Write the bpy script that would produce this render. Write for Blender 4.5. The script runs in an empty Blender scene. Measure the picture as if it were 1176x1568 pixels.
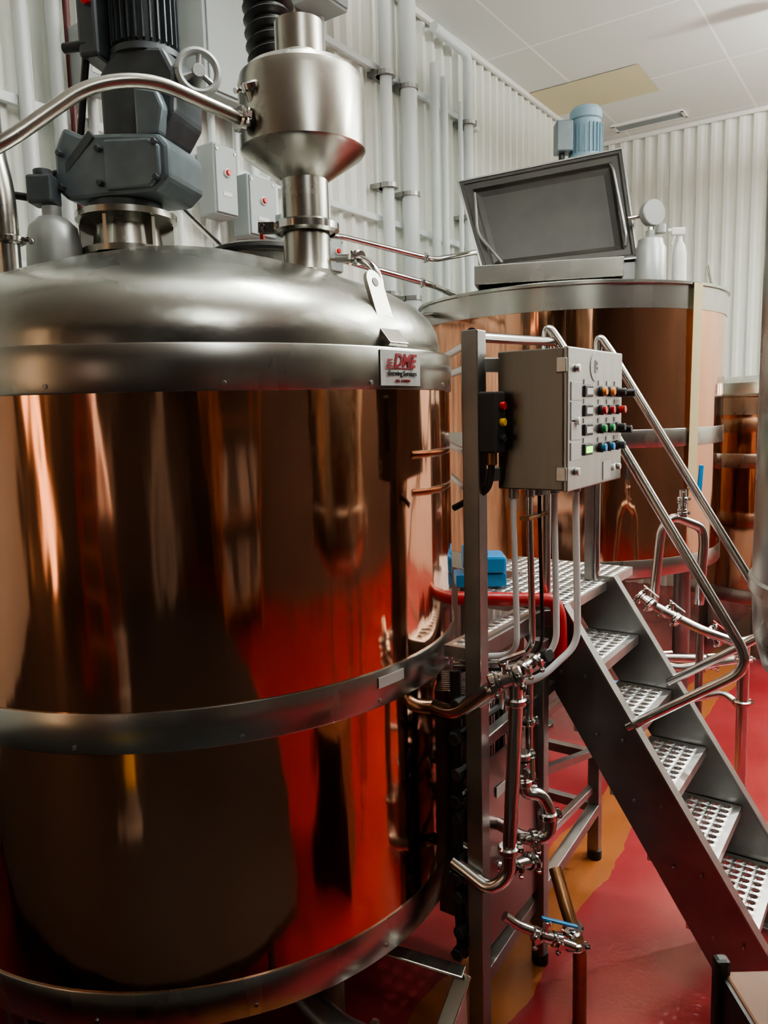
import bpy, bmesh, math
from mathutils import Vector, Matrix
ZO=0.12
EYE=2.12
V=Vector
RA=V((0.574,0.819,0)).normalized(); RB=V((0.819,-0.574,0)).normalized(); UP=V((0,0,1))
sc=bpy.context.scene
try: sc.view_settings.look='AgX - Medium High Contrast'
except Exception: pass

# ---------------------------------------------------------------- materials
def newmat(name):
    m=bpy.data.materials.new(name); m.use_nodes=True
    nt=m.node_tree; b=nt.nodes['Principled BSDF']
    return m,nt,b
def mat(name,col,rough=.5,metal=0,nscale=0,namt=.15,bump=0,stretch=(1,1,1),emit=0,coat=0,rvar=0):
    m,nt,b=newmat(name)
    b.inputs['Base Color'].default_value=(*col,1)
    b.inputs['Roughness'].default_value=rough
    b.inputs['Metallic'].default_value=metal
    if coat: b.inputs['Coat Weight'].default_value=coat
    if emit:
        b.inputs['Emission Color'].default_value=(*col,1); b.inputs['Emission Strength'].default_value=emit
    if nscale:
        tc=nt.nodes.new('ShaderNodeTexCoord'); mp=nt.nodes.new('ShaderNodeMapping'); mp.inputs['Scale'].default_value=stretch
        nz=nt.nodes.new('ShaderNodeTexNoise'); nz.inputs['Scale'].default_value=nscale; nz.inputs['Detail'].default_value=4
        nt.links.new(tc.outputs['Object'],mp.inputs[0]); nt.links.new(mp.outputs[0],nz.inputs['Vector'])
        cr=nt.nodes.new('ShaderNodeValToRGB')
        cr.color_ramp.elements[0].position=.3; cr.color_ramp.elements[1].position=.7
        cr.color_ramp.elements[0].color=tuple(c*(1-namt) for c in col)+(1,)
        cr.color_ramp.elements[1].color=tuple(min(1,c*(1+namt)) for c in col)+(1,)
        nt.links.new(nz.outputs['Fac'],cr.inputs[0]); nt.links.new(cr.outputs[0],b.inputs['Base Color'])
        if rvar:
            mr=nt.nodes.new('ShaderNodeMapRange'); mr.inputs['To Min'].default_value=max(.02,rough-rvar); mr.inputs['To Max'].default_value=rough+rvar
            nt.links.new(nz.outputs['Fac'],mr.inputs[0]); nt.links.new(mr.outputs[0],b.inputs['Roughness'])
        if bump:
            bp=nt.nodes.new('ShaderNodeBump'); bp.inputs['Strength'].default_value=bump; bp.inputs['Distance'].default_value=.02
            nt.links.new(nz.outputs['Fac'],bp.inputs['Height']); nt.links.new(bp.outputs[0],b.inputs['Normal'])
    return m
def copper_mat():
    m,nt,b=newmat('copper_sheet')
    tc=nt.nodes.new('ShaderNodeTexCoord')
    def noise(scale,stretch,detail):
        mp=nt.nodes.new('ShaderNodeMapping'); mp.inputs['Scale'].default_value=stretch
        nz=nt.nodes.new('ShaderNodeTexNoise'); nz.inputs['Scale'].default_value=scale; nz.inputs['Detail'].default_value=detail
        nt.links.new(tc.outputs['Object'],mp.inputs[0]); nt.links.new(mp.outputs[0],nz.inputs['Vector']); return nz
    n1=noise(2.4,(1.8,1.8,.35),1.5); n2=noise(9,(1.5,1.5,.2),2); n3=noise(3,(1,1,.3),5)
    cr=nt.nodes.new('ShaderNodeValToRGB')
    cr.color_ramp.elements[0].position=.3; cr.color_ramp.elements[0].color=(.56,.29,.185,1)
    cr.color_ramp.elements[1].position=.7; cr.color_ramp.elements[1].color=(.66,.37,.25,1)
    nt.links.new(n3.outputs['Fac'],cr.inputs[0]); nt.links.new(cr.outputs[0],b.inputs['Base Color'])
    b.inputs['Metallic'].default_value=1
    mr=nt.nodes.new('ShaderNodeMapRange'); mr.inputs['To Min'].default_value=.06; mr.inputs['To Max'].default_value=.14
    nt.links.new(n3.outputs['Fac'],mr.inputs[0]); nt.links.new(mr.outputs[0],b.inputs['Roughness'])
    ad=nt.nodes.new('ShaderNodeMath'); ad.operation='MULTIPLY_ADD'; ad.inputs[1].default_value=.12
    nt.links.new(n2.outputs['Fac'],ad.inputs[0]); nt.links.new(n1.outputs['Fac'],ad.inputs[2])
    bp=nt.nodes.new('ShaderNodeBump'); bp.inputs['Strength'].default_value=.40; bp.inputs['Distance'].default_value=.03
    nt.links.new(ad.outputs[0],bp.inputs['Height']); nt.links.new(bp.outputs[0],b.inputs['Normal'])
    return m
COPPER=copper_mat()
STEEL=mat('stainless_steel',(.44,.43,.39),.27,1,nscale=5,namt=.05,bump=.01,rvar=.03)
DOME=mat('satin_stainless_dome',(.40,.40,.37),.27,1,nscale=3,namt=.10,bump=.28,stretch=(1,1,1.5),rvar=.06)
BAND=mat('brushed_band_steel',(.44,.44,.41),.27,1,nscale=5,namt=.05,stretch=(1,1,.3),rvar=.03)
TUBE=mat('polished_tube_steel',(.58,.57,.55),.18,1)
DSTEEL=mat('dull_structural_steel',(.30,.30,.29),.36,1,nscale=8,namt=.15,rvar=.06)
STRING=mat('stair_stringer_steel',(.22,.22,.215),.36,1,nscale=5,namt=.2,rvar=.06)
TREAD=mat('tread_plate',(.64,.64,.62),.35,1,nscale=20,namt=.12,rvar=.08)
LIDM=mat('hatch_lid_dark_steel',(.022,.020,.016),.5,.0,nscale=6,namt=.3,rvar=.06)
WALL=mat('corrugated_wall_paint',(.85,.87,.81),.42,0,nscale=.8,namt=.04)
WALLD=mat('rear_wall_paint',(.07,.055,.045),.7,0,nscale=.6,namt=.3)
TRIM=mat('white_trim',(.80,.80,.76),.5)
REDP=mat('red_hose_rubber',(.35,.012,.015),.35)
BLACK=mat('black_rubber',(.012,.012,.012),.45)
GREYB=mat('grey_enclosure_paint',(.36,.40,.40),.45,0)
MOTD=mat('dark_grey_motor_paint',(.060,.070,.078),.42,.1,nscale=14,namt=.2)
MOTG=mat('blue_grey_gearbox_paint',(.14,.175,.195),.40,.15,nscale=9,namt=.2)
MOTB=mat('light_blue_motor_paint',(.25,.38,.46),.45,.1)
GALV=mat('painted_conduit',(.74,.79,.80),.38,.0)
WHITE=mat('white_plastic',(.70,.70,.68),.4)
LABEL=mat('label_white',(.50,.50,.48),.45)
TREDT=mat('maroon_lettering',(.22,.006,.012),.5)
TBLK=mat('black_lettering',(.03,.03,.03),.5)
RED=mat('red_button',(.5,.01,.01),.3); GREEN=mat('green_button',(.02,.28,.08),.3); ORANGE=mat('orange_button',(.8,.25,.02),.3)
ORP=mat('orange_rack_paint',(.35,.11,.02),.4)
BLUE=mat('blue_paint',(.02,.20,.45),.35); YELLOW=mat('yellow_sign',(.80,.52,.04),.5)
TAPE=mat('yellowed_translucent_strip',(.50,.44,.26),.35,.2)
WOOD=mat('brown_board',(.13,.06,.03),.55,0,nscale=6,namt=.3,stretch=(1,1,6))
BRASS=mat('aged_bronze_pipe',(.26,.14,.07),.35,.9,nscale=10,namt=.3)
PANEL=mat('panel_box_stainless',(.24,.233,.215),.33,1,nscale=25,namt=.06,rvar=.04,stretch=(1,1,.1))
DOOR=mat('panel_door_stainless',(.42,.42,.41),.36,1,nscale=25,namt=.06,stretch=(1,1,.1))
LED=mat('green_led',(.35,1,.1),.3,emit=2)
SILV=mat('silver_painted_canister',(.32,.33,.32),.4,.4)
BEIGE=mat('stained_ceiling_tile',(.68,.63,.43),.7)
STAIN=mat('under_red_steel_panel',(.36,.26,.25),.3,1)
DECK=mat('dark_grating',(.018,.016,.015),.6)

def floor_mat():
    m,nt,b=newmat('epoxy_floor')
    tc=nt.nodes.new('ShaderNodeTexCoord')
    n=nt.nodes.new('ShaderNodeTexNoise'); n.inputs['Scale'].default_value=1.6; n.inputs['Detail'].default_value=5
    nt.links.new(tc.outputs['Object'],n.inputs['Vector'])
    cr=nt.nodes.new('ShaderNodeValToRGB')
    cr.color_ramp.elements[0].position=.3; cr.color_ramp.elements[0].color=(.21,.018,.022,1)
    cr.color_ramp.elements[1].position=.75; cr.color_ramp.elements[1].color=(.30,.040,.045,1)
    nt.links.new(n.outputs['Fac'],cr.inputs[0])
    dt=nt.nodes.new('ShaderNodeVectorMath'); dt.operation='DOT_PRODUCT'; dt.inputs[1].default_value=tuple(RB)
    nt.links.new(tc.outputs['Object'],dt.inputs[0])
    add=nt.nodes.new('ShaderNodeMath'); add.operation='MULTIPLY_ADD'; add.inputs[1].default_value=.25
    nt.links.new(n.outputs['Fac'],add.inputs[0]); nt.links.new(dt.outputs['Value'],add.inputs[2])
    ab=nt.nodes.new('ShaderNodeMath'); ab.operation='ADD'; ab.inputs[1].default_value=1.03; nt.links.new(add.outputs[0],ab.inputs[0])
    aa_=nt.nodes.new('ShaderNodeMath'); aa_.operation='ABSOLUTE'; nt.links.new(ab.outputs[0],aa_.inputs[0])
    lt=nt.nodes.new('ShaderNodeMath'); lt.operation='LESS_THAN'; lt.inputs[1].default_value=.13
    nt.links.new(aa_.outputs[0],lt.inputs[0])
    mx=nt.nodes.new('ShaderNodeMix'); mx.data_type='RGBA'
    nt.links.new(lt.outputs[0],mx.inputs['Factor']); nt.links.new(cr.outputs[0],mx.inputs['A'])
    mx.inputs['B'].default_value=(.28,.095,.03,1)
    nt.links.new(mx.outputs['Result'],b.inputs['Base Color'])
    b.inputs['Roughness'].default_value=.24
    n2=nt.nodes.new('ShaderNodeTexNoise'); n2.inputs['Scale'].default_value=60
    nt.links.new(tc.outputs['Object'],n2.inputs['Vector'])
    bp=nt.nodes.new('ShaderNodeBump'); bp.inputs['Strength'].default_value=.12; bp.inputs['Distance'].default_value=.005
    nt.links.new(n2.outputs['Fac'],bp.inputs['Height']); nt.links.new(bp.outputs[0],b.inputs['Normal'])
    return m
def ceil_mat():
    m,nt,b=newmat('ceiling_tiles')
    tc=nt.nodes.new('ShaderNodeTexCoord'); mp=nt.nodes.new('ShaderNodeMapping')
    mp.inputs['Rotation'].default_value=(0,0,math.radians(35)); mp.inputs['Location'].default_value=(.25,.1,0)
    br=nt.nodes.new('ShaderNodeTexBrick'); br.offset=0; br.inputs['Scale'].default_value=1
    br.inputs['Brick Width'].default_value=1.22; br.inputs['Row Height'].default_value=1.22
    br.inputs['Mortar Size'].default_value=.010; br.inputs['Mortar Smooth'].default_value=.1
    br.inputs['Color1'].default_value=(.77,.79,.76,1); br.inputs['Color2'].default_value=(.74,.76,.73,1); br.inputs['Mortar'].default_value=(.95,.95,.92,1)
    nt.links.new(tc.outputs['Object'],mp.inputs[0]); nt.links.new(mp.outputs[0],br.inputs['Vector'])
    nt.links.new(br.outputs['Color'],b.inputs['Base Color']); b.inputs['Roughness'].default_value=.7
    return m

# ---------------------------------------------------------------- mesh helpers
def G(name,loc=(0,0,0.12)):
    e=bpy.data.objects.new(name,None); sc.collection.objects.link(e)
    e.location=(loc[0],loc[1],loc[2]-ZO); e.empty_display_size=.1
    return e
def mk(parent,name,verts,faces,mat,smooth=True,bevel=0,ang=35):
    me=bpy.data.meshes.new(name)
    me.from_pydata([(v[0],v[1],v[2]-ZO) for v in verts],[],faces)
    bm=bmesh.new(); bm.from_mesh(me)
    bmesh.ops.remove_doubles(bm,verts=bm.verts,dist=1e-5)
    bmesh.ops.recalc_face_normals(bm,faces=bm.faces)
    bm.to_mesh(me); bm.free()
    me.polygons.foreach_set('use_smooth',[smooth]*len(me.polygons))
    if smooth: me.set_sharp_from_angle(angle=math.radians(ang))
    me.materials.append(mat)
    o=bpy.data.objects.new(name,me); sc.collection.objects.link(o)
    if parent:
        o.parent=parent; o.matrix_parent_inverse=Matrix.Translation(-parent.location)
    if bevel:
        bv=o.modifiers.new('bevel','BEVEL'); bv.width=bevel; bv.segments=2; bv.limit_method='ANGLE'
    me.update(); return o
def boxgeo(c,sx,sy,sz,ax=V((1,0,0)),ay=V((0,1,0)),az=UP):
    c=V(c); vs=[]
    for i in (-1,1):
        for j in (-1,1):
            for k in (-1,1): vs.append(c+ax*(i*sx/2)+ay*(j*sy/2)+az*(k*sz/2))
    fs=[(0,1,3,2),(4,6,7,5),(0,4,5,1),(2,3,7,6),(0,2,6,4),(1,5,7,3)]
    return vs,fs
def box(p,n,c,sx,sy,sz,m,ax=V((1,0,0)),ay=V((0,1,0)),az=UP,bevel=.003):
    vs,fs=boxgeo(c,sx,sy,sz,ax,ay,az); return mk(p,n,vs,fs,m,False,bevel)
def beam(p,n,a,b,w,h,m,bevel=.003,side=None):
    a=V(a);b=V(b); d=(b-a); L=d.length; d.normalize()
    s=side if side else d.cross(UP)
    if s.length<1e-3: s=RB.copy()
    s=V(s).normalized(); u=s.cross(d).normalized()
    vs,fs=boxgeo((a+b)/2,L,w,h,d,s,u); return mk(p,n,vs,fs,m,False,bevel)
def merge(parts):
    V0=[];F0=[]
    for vs,fs in parts:
        k=len(V0); V0+=list(vs); F0+=[tuple(i+k for i in f) for f in fs]
    return V0,F0
def frame(axis):
    z=V(axis).normalized(); x=z.cross(UP)
    if x.length<1e-3: x=V((1,0,0))
    x.normalize(); y=z.cross(x); return x,y,z
def lathegeo(prof,c,axis=UP,n=48,a0=0,a1=2*math.pi):
    x,y,z=frame(axis); c=V(c); full=abs(a1-a0-2*math.pi)<1e-6; m=n if full else n+1
    if V(axis).normalized().z>.999: x,y=V((1,0,0)),V((0,1,0))
    vs=[];fs=[]
    for i in range(m):
        t=a0+(a1-a0)*i/n
        for r,h in prof: vs.append(c+x*(r*math.cos(t))+y*(r*math.sin(t))+z*h)
    k=len(prof)
    for i in range(n):
        j=(i+1)%m
        for q in range(k-1): fs.append((i*k+q,j*k+q,j*k+q+1,i*k+q+1))
    return vs,fs
def lathe(p,nm,prof,c,m,axis=UP,n=48,a0=0,a1=2*math.pi,ang=35):
    vs,fs=lathegeo(prof,c,axis,n,a0,a1); return mk(p,nm,vs,fs,m,True,0,ang)
def cylgeo(c,r,h,axis=UP,n=24,b=None):
    b=min(r,h)*.12 if b is None else b
    return lathegeo([(0,0),(r-b,0),(r,b),(r,h-b),(r-b,h),(0,h)],c,axis,n)
def cyl(p,nm,c,r,h,m,axis=UP,n=24):
    vs,fs=cylgeo(c,r,h,axis,n); return mk(p,nm,vs,fs,m)
def fillet(pts,rad,n=7):
    pts=[V(q) for q in pts]; out=[pts[0]]
    for i in range(1,len(pts)-1):
        a,b,c=pts[i-1],pts[i],pts[i+1]
        d1=(a-b); d2=(c-b); r=min(rad,d1.length*.48,d2.length*.48)
        p1=b+d1.normalized()*r; p2=b+d2.normalized()*r
        for k in range(n+1):
            t=k/n; out.append(p1*(1-t)**2+b*(2*t*(1-t))+p2*t*t)
    out.append(pts[-1]); return out
def tubegeo(pts,r,bend=.06,n=14,rfun=None):
    P=fillet(pts,bend) if (len(pts)>2 and bend>0) else [V(q) for q in pts]
    Q=[P[0]]
    for q in P[1:]:
        if (q-Q[-1]).length>1e-5: Q.append(q)
    P=Q; vs=[];fs=[]
    t=(P[1]-P[0]).normalized(); x,y,_=frame(t)
    for i,q in enumerate(P):
        if i==0: tn=(P[1]-P[0])
        elif i==len(P)-1: tn=(P[-1]-P[-2])
        else: tn=(P[i+1]-P[i-1])
        tn.normalize(); x=(x-tn*x.dot(tn)).normalized(); y=tn.cross(x)
        rr=rfun(i,len(P)) if rfun else r
        for k in range(n):
            a=2*math.pi*k/n; vs.append(q+x*(rr*math.cos(a))+y*(rr*math.sin(a)))
    for i in range(len(P)-1):
        for k in range(n):
            k2=(k+1)%n; fs.append((i*n+k,i*n+k2,(i+1)*n+k2,(i+1)*n+k))
    fs.append(tuple(range(n))[::-1]); fs.append(tuple((len(P)-1)*n+k for k in range(n)))
    return vs,fs
def tube(p,nm,pts,r,m,bend=.06,n=14):
    vs,fs=tubegeo(pts,r,bend,n); return mk(p,nm,vs,fs,m,True,0,50)
def clamp(p,c,axis,r,nm='clamp'):
    a=V(axis).normalized(); c=V(c)
    x,y,_=frame(a)
    g=[lathegeo([(0,-.012),(r*1.25,-.012),(r*1.5,-.007),(r*1.5,.007),(r*1.25,.012),(0,.012)],c,a,20)]
    g.append(boxgeo(c+x*(r*1.7),.018,.014,.018,x,a,y)); g.append(cylgeo(c+x*(r*1.75)-y*.018,.004,.045,y,8)); g.append(cylgeo(c+x*(r*1.75)+y*.020,.009,.010,y,6))
    vs,fs=merge(g); return mk(p,nm,vs,fs,TUBE)
def valve(p,c,axis,r,hdir,hcol=None,nm='butterfly_valve',hl=.10):
    a=V(axis).normalized(); c=V(c); h=V(hdir).normalized()
    g=[lathegeo([(0,-.024),(r*1.5,-.024),(r*1.5,-.018),(r*1.2,-.014),(r*1.2,.014),(r*1.5,.018),(r*1.5,.024),(0,.024)],c,a,20),
       cylgeo(c,.009,r*1.3+.035,h,12), cylgeo(c+h*(r*1.3+.022),.015,.015,h,12)]
    vs,fs=merge(g); mk(p,nm,vs,fs,TUBE)
    s=a
    vs,fs=boxgeo(c+h*(r*1.3+.04)+s*hl*.35,hl,.014,.010,s,s.cross(h),h); mk(p,nm+'_handle',vs,fs,hcol or TUBE,False,.003)
    clamp(p,c+a*.038,a,r); clamp(p,c-a*.038,a,r)
def textmesh(p,nm,s,size,origin,xd,yd,m,ext=.001,bold=0,shear=0):
    cu=bpy.data.curves.new(nm,'FONT'); cu.body=s; cu.size=size; cu.extrude=ext; cu.offset=bold; cu.shear=shear; cu.align_x='CENTER'; cu.align_y='CENTER'
    o=bpy.data.objects.new(nm+'_tmp',cu); sc.collection.objects.link(o)
    dg=bpy.context.evaluated_depsgraph_get(); me=bpy.data.meshes.new_from_object(o.evaluated_get(dg))
    bpy.data.objects.remove(o)
    xd=V(xd).normalized(); yd=V(yd).normalized(); zd=xd.cross(yd); O=V(origin)
    vs=[O+xd*v.co.x+yd*v.co.y+zd*v.co.z for v in me.vertices]; fs=[tuple(f.vertices) for f in me.polygons]
    return mk(p,nm,vs,fs,m,False)
def perf(p,nm,o,ax,ay,L,D,m,cell=.04,hr=.0145,t=.004,seg=12,lip=.035):
    o=V(o); nx=max(1,int((L-.02)/cell)); ny=max(1,int((D-.01)/cell)); mx=(L-nx*cell)/2; my=(D-ny*cell)/2
    vs=[];fs=[]
    def P(x,y,z=0): return o+ax*x+ay*y+UP*z
    for i in range(nx):
        for j in range(ny):
            cx=mx+(i+.5)*cell; cy=my+(j+.5)*cell
            rr=hr
            k=len(vs)
            for z in (0,-.008):
                for s in range(seg):
                    a=2*math.pi*(s+.5)/seg; vs.append(P(cx+rr*math.cos(a)*(1 if z==0 else .9),cy+rr*math.sin(a)*(1 if z==0 else .9),z+(.004 if z==0 else 0)))
            for s in range(seg): 
                s2=(s+1)%seg; fs.append((k+s,k+s2,k+seg+s2,k+seg+s))
            q=len(vs)
            for s in range(seg):
                a=2*math.pi*(s+.5)/seg; c,sn=math.cos(a),math.sin(a); f=cell/2/max(abs(c),abs(sn)); vs.append(P(cx+c*f,cy+sn*f))
            for s in range(seg):
                s2=(s+1)%seg; fs.append((k+s,k+s2,q+s2,q+s))
            for sx,sy in ((1,1),(-1,1),(-1,-1),(1,-1)):
                ca=math.atan2(sy,sx)
                s=int((ca/(2*math.pi)*seg-.5)//1)%seg; s2=(s+1)%seg
                vs.append(P(cx+sx*cell/2,cy+sy*cell/2)); fs.append((q+s,q+s2,len(vs)-1))
    def strip(x0,y0,x1,y1):
        k=len(vs); vs.extend([P(x0,y0),P(x1,y0),P(x1,y1),P(x0,y1)]); fs.append((k,k+1,k+2,k+3))
    strip(0,0,L,my); strip(0,D-my,L,D); strip(0,my,mx,D-my); strip(L-mx,my,L,D-my)
    k=len(vs)
    for x,y in ((0,0),(L,0),(L,D),(0,D)): vs.append(P(x,y)); vs.append(P(x,y,-lip))
    for q in range(4): a=k+2*q; b=k+2*((q+1)%4); fs.append((a,b,b+1,a+1))
    return mk(p,nm,vs,fs,m,False)

# ---------------------------------------------------------------- room
K=V((2.37,8.85,0)); CEI=4.92
def rp(a,b,z=0): return K+RA*a+RB*b+UP*z
mk(None,'floor',[rp(-13.5,0,.12),rp(0,0,.12),rp(0,8,.12),rp(-13.5,8,.12),rp(-13.5,0,.02),rp(0,0,.02),rp(0,8,.02),rp(-13.5,8,.02)],[(0,1,2,3),(4,5,6,7),(0,1,5,4),(1,2,6,5),(2,3,7,6),(3,0,4,7)],floor_mat(),False)
mk(None,'ceiling',[rp(-13.5,0,CEI),rp(0,0,CEI),rp(0,8,CEI),rp(-13.5,8,CEI),rp(-13.5,0,CEI+.1),rp(0,0,CEI+.1),rp(0,8,CEI+.1),rp(-13.5,8,CEI+.1)],[(0,1,2,3),(4,5,6,7),(0,1,5,4),(1,2,6,5),(2,3,7,6),(3,0,4,7)],ceil_mat(),False)
def corr(nm,o,d,nrm,L,z0,z1,m,per=.13,dep=.036):
    vs=[];fs=[];x=0;prof=[(0,0),(.055,0),(.075,1),(.110,1)]
    pts=[]
    while x<L:
        for a,b in prof: pts.append((min(L,x+a),b*dep))
        x+=per
    pts.append((L,0))
    for a,b in pts:
        q=o+d*a+nrm*b; vs.append(q+UP*z0); vs.append(q+UP*z1)
    for i in range(len(pts)-1): fs.append((2*i,2*i+2,2*i+3,2*i+1))
    n=len(vs); vs+= [o-nrm*.1+UP*z0,o-nrm*.1+UP*z1,o+d*L-nrm*.1+UP*z0,o+d*L-nrm*.1+UP*z1]; fs.append((n,n+2,n+3,n+1)); fs.append((0,1,n+1,n)); fs.append((n-2,n-1,n+3,n+2))
    return mk(None,nm,vs,fs,m,False)
corr('wall_left',rp(-13.5,0),RA,RB,13.5,.12,CEI,WALL)
corr('wall_back',rp(0,0),RB,-RA,8,.12,CEI,WALL)
def flatwall(nm,c,L,ax,m):
    box(None,nm,c,L,.1,CEI-.12,m,ax,ax.cross(UP),UP,bevel=0)
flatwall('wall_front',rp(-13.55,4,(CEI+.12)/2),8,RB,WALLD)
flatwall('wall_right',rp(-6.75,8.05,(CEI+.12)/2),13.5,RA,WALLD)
beam(None,'trim_1',rp(-13.4,.055,CEI-.02),rp(-.05,.055,CEI-.02),.03,.04,TRIM)
beam(None,'trim_2',rp(-.055,.05,CEI-.02),rp(-.055,7.9,CEI-.02),.03,.04,TRIM)
g=G('ceiling_tile_stained',(1.9,7.3,CEI))
mk(g,'tile',[V((1.30,7.42,CEI-.006)),V((2.20,6.80,CEI-.006)),V((2.58,7.36,CEI-.006)),V((1.68,7.98,CEI-.006))],[(0,1,2,3)],BEIGE,False)
g=G('ceiling_air_vent',(2.72,8.15,CEI))
vc=V((2.74,8.1,CEI-.01)); parts=[]
for s,(w,h) in (((0,.09),(.7,.03)),((0,-.09),(.7,.03)),((.335,0),(.03,.2)),((-.335,0),(.03,.2))):
    parts.append(boxgeo(vc+RB*s[0]+RA*s[1],w,h,.02,RB,RA))
mk(g,'vent_frame',*merge(parts),TRIM,False)
mk(g,'vent_slats',*merge([boxgeo(vc+RA*(-.07+.02*i),.64,.005,.014,RB,RA) for i in range(8)]),GREYB,False)
box(g,'vent_dark_duct',vc+UP*.006,.66,.16,.004,BLACK,RB,RA,bevel=0)

def unseen_pane(nm,a,b,w,z0,z1,col,st):
    wg=G(nm,rp(a,b,z0)); c=rp(a,b,(z0+z1)/2)
    m=mat(nm+'_glow',col,.5,emit=st)
    box(wg,'glowing_pane',c,w,.02,z1-z0,m,RB,RA,bevel=0)
    for s in (-1,1): box(wg,'jamb',c+RB*(s*(w/2+.03)),.06,.06,z1-z0+.12,WALLD,RB,RA)
    for s in (-1,1): box(wg,'rail',c+UP*(s*((z1-z0)/2+.03)),w,.06,.06,WALLD,RB,RA)
unseen_pane('assumed_window',-13.47,.75,.28,.5,4.2,(1,.62,.36),5.0)  # assumed window: unseen glowing pane added to put the orange streak in the copper
unseen_pane('added_glow_pane',-13.47,3.3,.3,1.2,3.4,(1,.80,.65),1.5)  # unseen glowing pane added for the copper to reflect

# ---------------------------------------------------------------- unseen linear lights (off frame), added to brighten ceiling and walls
LIGHTM=mat('added_tube_glow',(1,.98,.93),.5,emit=4)
def added_pendant(a,b,up,dn,w=1.2,z=4.35,col=(.985,1,.95)):
    c=rp(a,b,z); tg=G('added_light_fixture',c)
    box(tg,'housing',c,w,.14,.05,TRIM,RB,RA,bevel=.005)
    for s in (-1,1): lathe(tg,'hanger_rod',[(.004,z),(.004,CEI)],(c+RB*(s*w*.4)).xy.to_3d(),STEEL,UP,6)
    for s in (-1,1): 
        q=c+RA*(s*.035)-UP*.035-RB*(w*.48); cyl(tg,'lamp_tube',q,.013,w*.96,LIGHTM,RB,12)
    R=Matrix((RB,RA,UP)).transposed()
    for nm,en,rot,dz in (('down',dn,R,-.06),('up',up,R@Matrix.Rotation(math.pi,3,'X'),.04)):
        l=bpy.data.lights.new('lamp_'+nm,'AREA'); l.shape='RECTANGLE'; l.size=w; l.size_y=.12; l.energy=en; l.color=col
        o=bpy.data.objects.new('lamp_'+nm,l); sc.collection.objects.link(o); o.parent=tg
        o.rotation_euler=rot.to_euler(); o.location=(0,0,dz)
added_pendant(-2.2,3.9,370,85)
added_pendant(-4.6,3.9,200,62)
added_pendant(-1.5,6.4,290,50)
added_pendant(-6.4,2.0,115,34)
added_pendant(-8.8,4.6,46,22)  # added fill lamp behind the camera, lifts the kettle and its bands
# unseen spotlight added to rake streaks of light past the stairs
sl=G('added_spotlight',(3.05,5.7,CEI)); sp0=V((3.05,5.7,CEI-.16)); tgt=V((1.0,2.45,.12)); dd=(tgt-sp0).normalized()
lathe(sl,'spot_can',[(.0,-.10),(.05,-.10),(.07,.03),(.065,.035),(.045,-.02),(0,-.02)],sp0,TRIM,dd,24); tube(sl,'spot_arm',[sp0-dd*.06,V((3.05,5.7,CEI))],.012,TRIM)
l=bpy.data.lights.new('spot_lamp','SPOT'); l.energy=420; l.spot_size=math.radians(26); l.spot_blend=.5; l.shadow_soft_size=.035; l.color=(1,.98,.92)
o=bpy.data.objects.new('spot_lamp',l); sc.collection.objects.link(o); o.parent=sl
pz=sp0+dd*.05-UP*ZO; o.location=pz-sl.location; o.rotation_euler=dd.to_track_quat('-Z','Y').to_euler()

# ---------------------------------------------------------------- left kettle
C=V((-.665,2.70,0)); R=.9
kt=G('copper_brew_kettle',(C.x,C.y,.12))
def shell(p,nm,c,r0,z0,z1,m,a0=0,a1=2*math.pi,th=.004,n=128):
    return lathe(p,nm,[(r0-.012,z0),(r0,z0),(r0,z1),(r0-.012,z1)] ,(c.x,c.y,0),m,UP,n,a0,a1)
shell(kt,'copper_shell_lower',C,R,.60,1.36,COPPER)
shell(kt,'copper_shell_upper',C,R,1.34,2.24,COPPER)
def band(p,nm,c,r,z0,z1):
    return lathe(p,nm,[(r-.01,z0),(r+.004,z0),(r+.006,z0+.004),(r+.006,z1-.004),(r+.004,z1),(r-.01,z1)],(c.x,c.y,0),BAND,UP,128)
band(kt,'band_top',C,R,2.177,2.29); band(kt,'band_middle',C,R,1.30,1.405); band(kt,'band_bottom',C,R,.545,.655)
lathe(kt,'dome_head',[(R+.004,2.288),(.868,2.290),(.868,2.325),(.86,2.365),(.84,2.405),(.80,2.445),(.73,2.485),(.64,2.52),(.52,2.563),(.40,2.600),(.25,2.640),(.12,2.665),(0,2.675)],(C.x,C.y,0),DOME,UP,128,ang=60)
lathe(kt,'bottom_head',[(R-.01,.56),(.8,.50),(.55,.42),(.2,.38),(0,.37)],(C.x,C.y,0),DSTEEL,UP,64)
for i,ag in enumerate((-50,40,130,220)):
    a=math.radians(ag); q=C+V((math.cos(a),math.sin(a),0))*.70
    lathe(kt,'leg_%d'%(i+1),[(.055,.135),(.055,.50)],(q.x,q.y,0),DSTEEL,UP,20)
    cyl(kt,'foot_%d'%(i+1),(q.x,q.y,.12),.08,.02,DSTEEL)
rv=[]
for z in (2.195,1.318,.575):
    for k in range(14):
        a=math.radians(-175+k*26); rv.append(cylgeo(C+V((math.cos(a),math.sin(a),0))*(R+.005)+UP*z,.006,.004,V((math.cos(a),math.sin(a),0)),8))
mk(kt,'band_screws',*merge(rv),DSTEEL)
def plate(p,nm,ang,wa,z0,z1,rr,m):
    lathe(p,nm,[(rr,z0),(rr+.003,z0),(rr+.003,z1),(rr,z1)],(C.x,C.y,0),m,UP,10,math.radians(ang-wa),math.radians(ang+wa))
plate(kt,'name_plate',-37.0,5.9,2.187,2.282,R+.006,LABEL)
aa=math.radians(-37.0); nn=V((math.cos(aa),math.sin(aa),0)); tt=V((-math.sin(aa),math.cos(aa),0))
pc=C+nn*(R+.0105)
textmesh(kt,'plate_logo','DME',.050,pc+tt*.008+UP*2.253,tt,UP,TREDT,bold=.0016,shear=.3)
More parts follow.
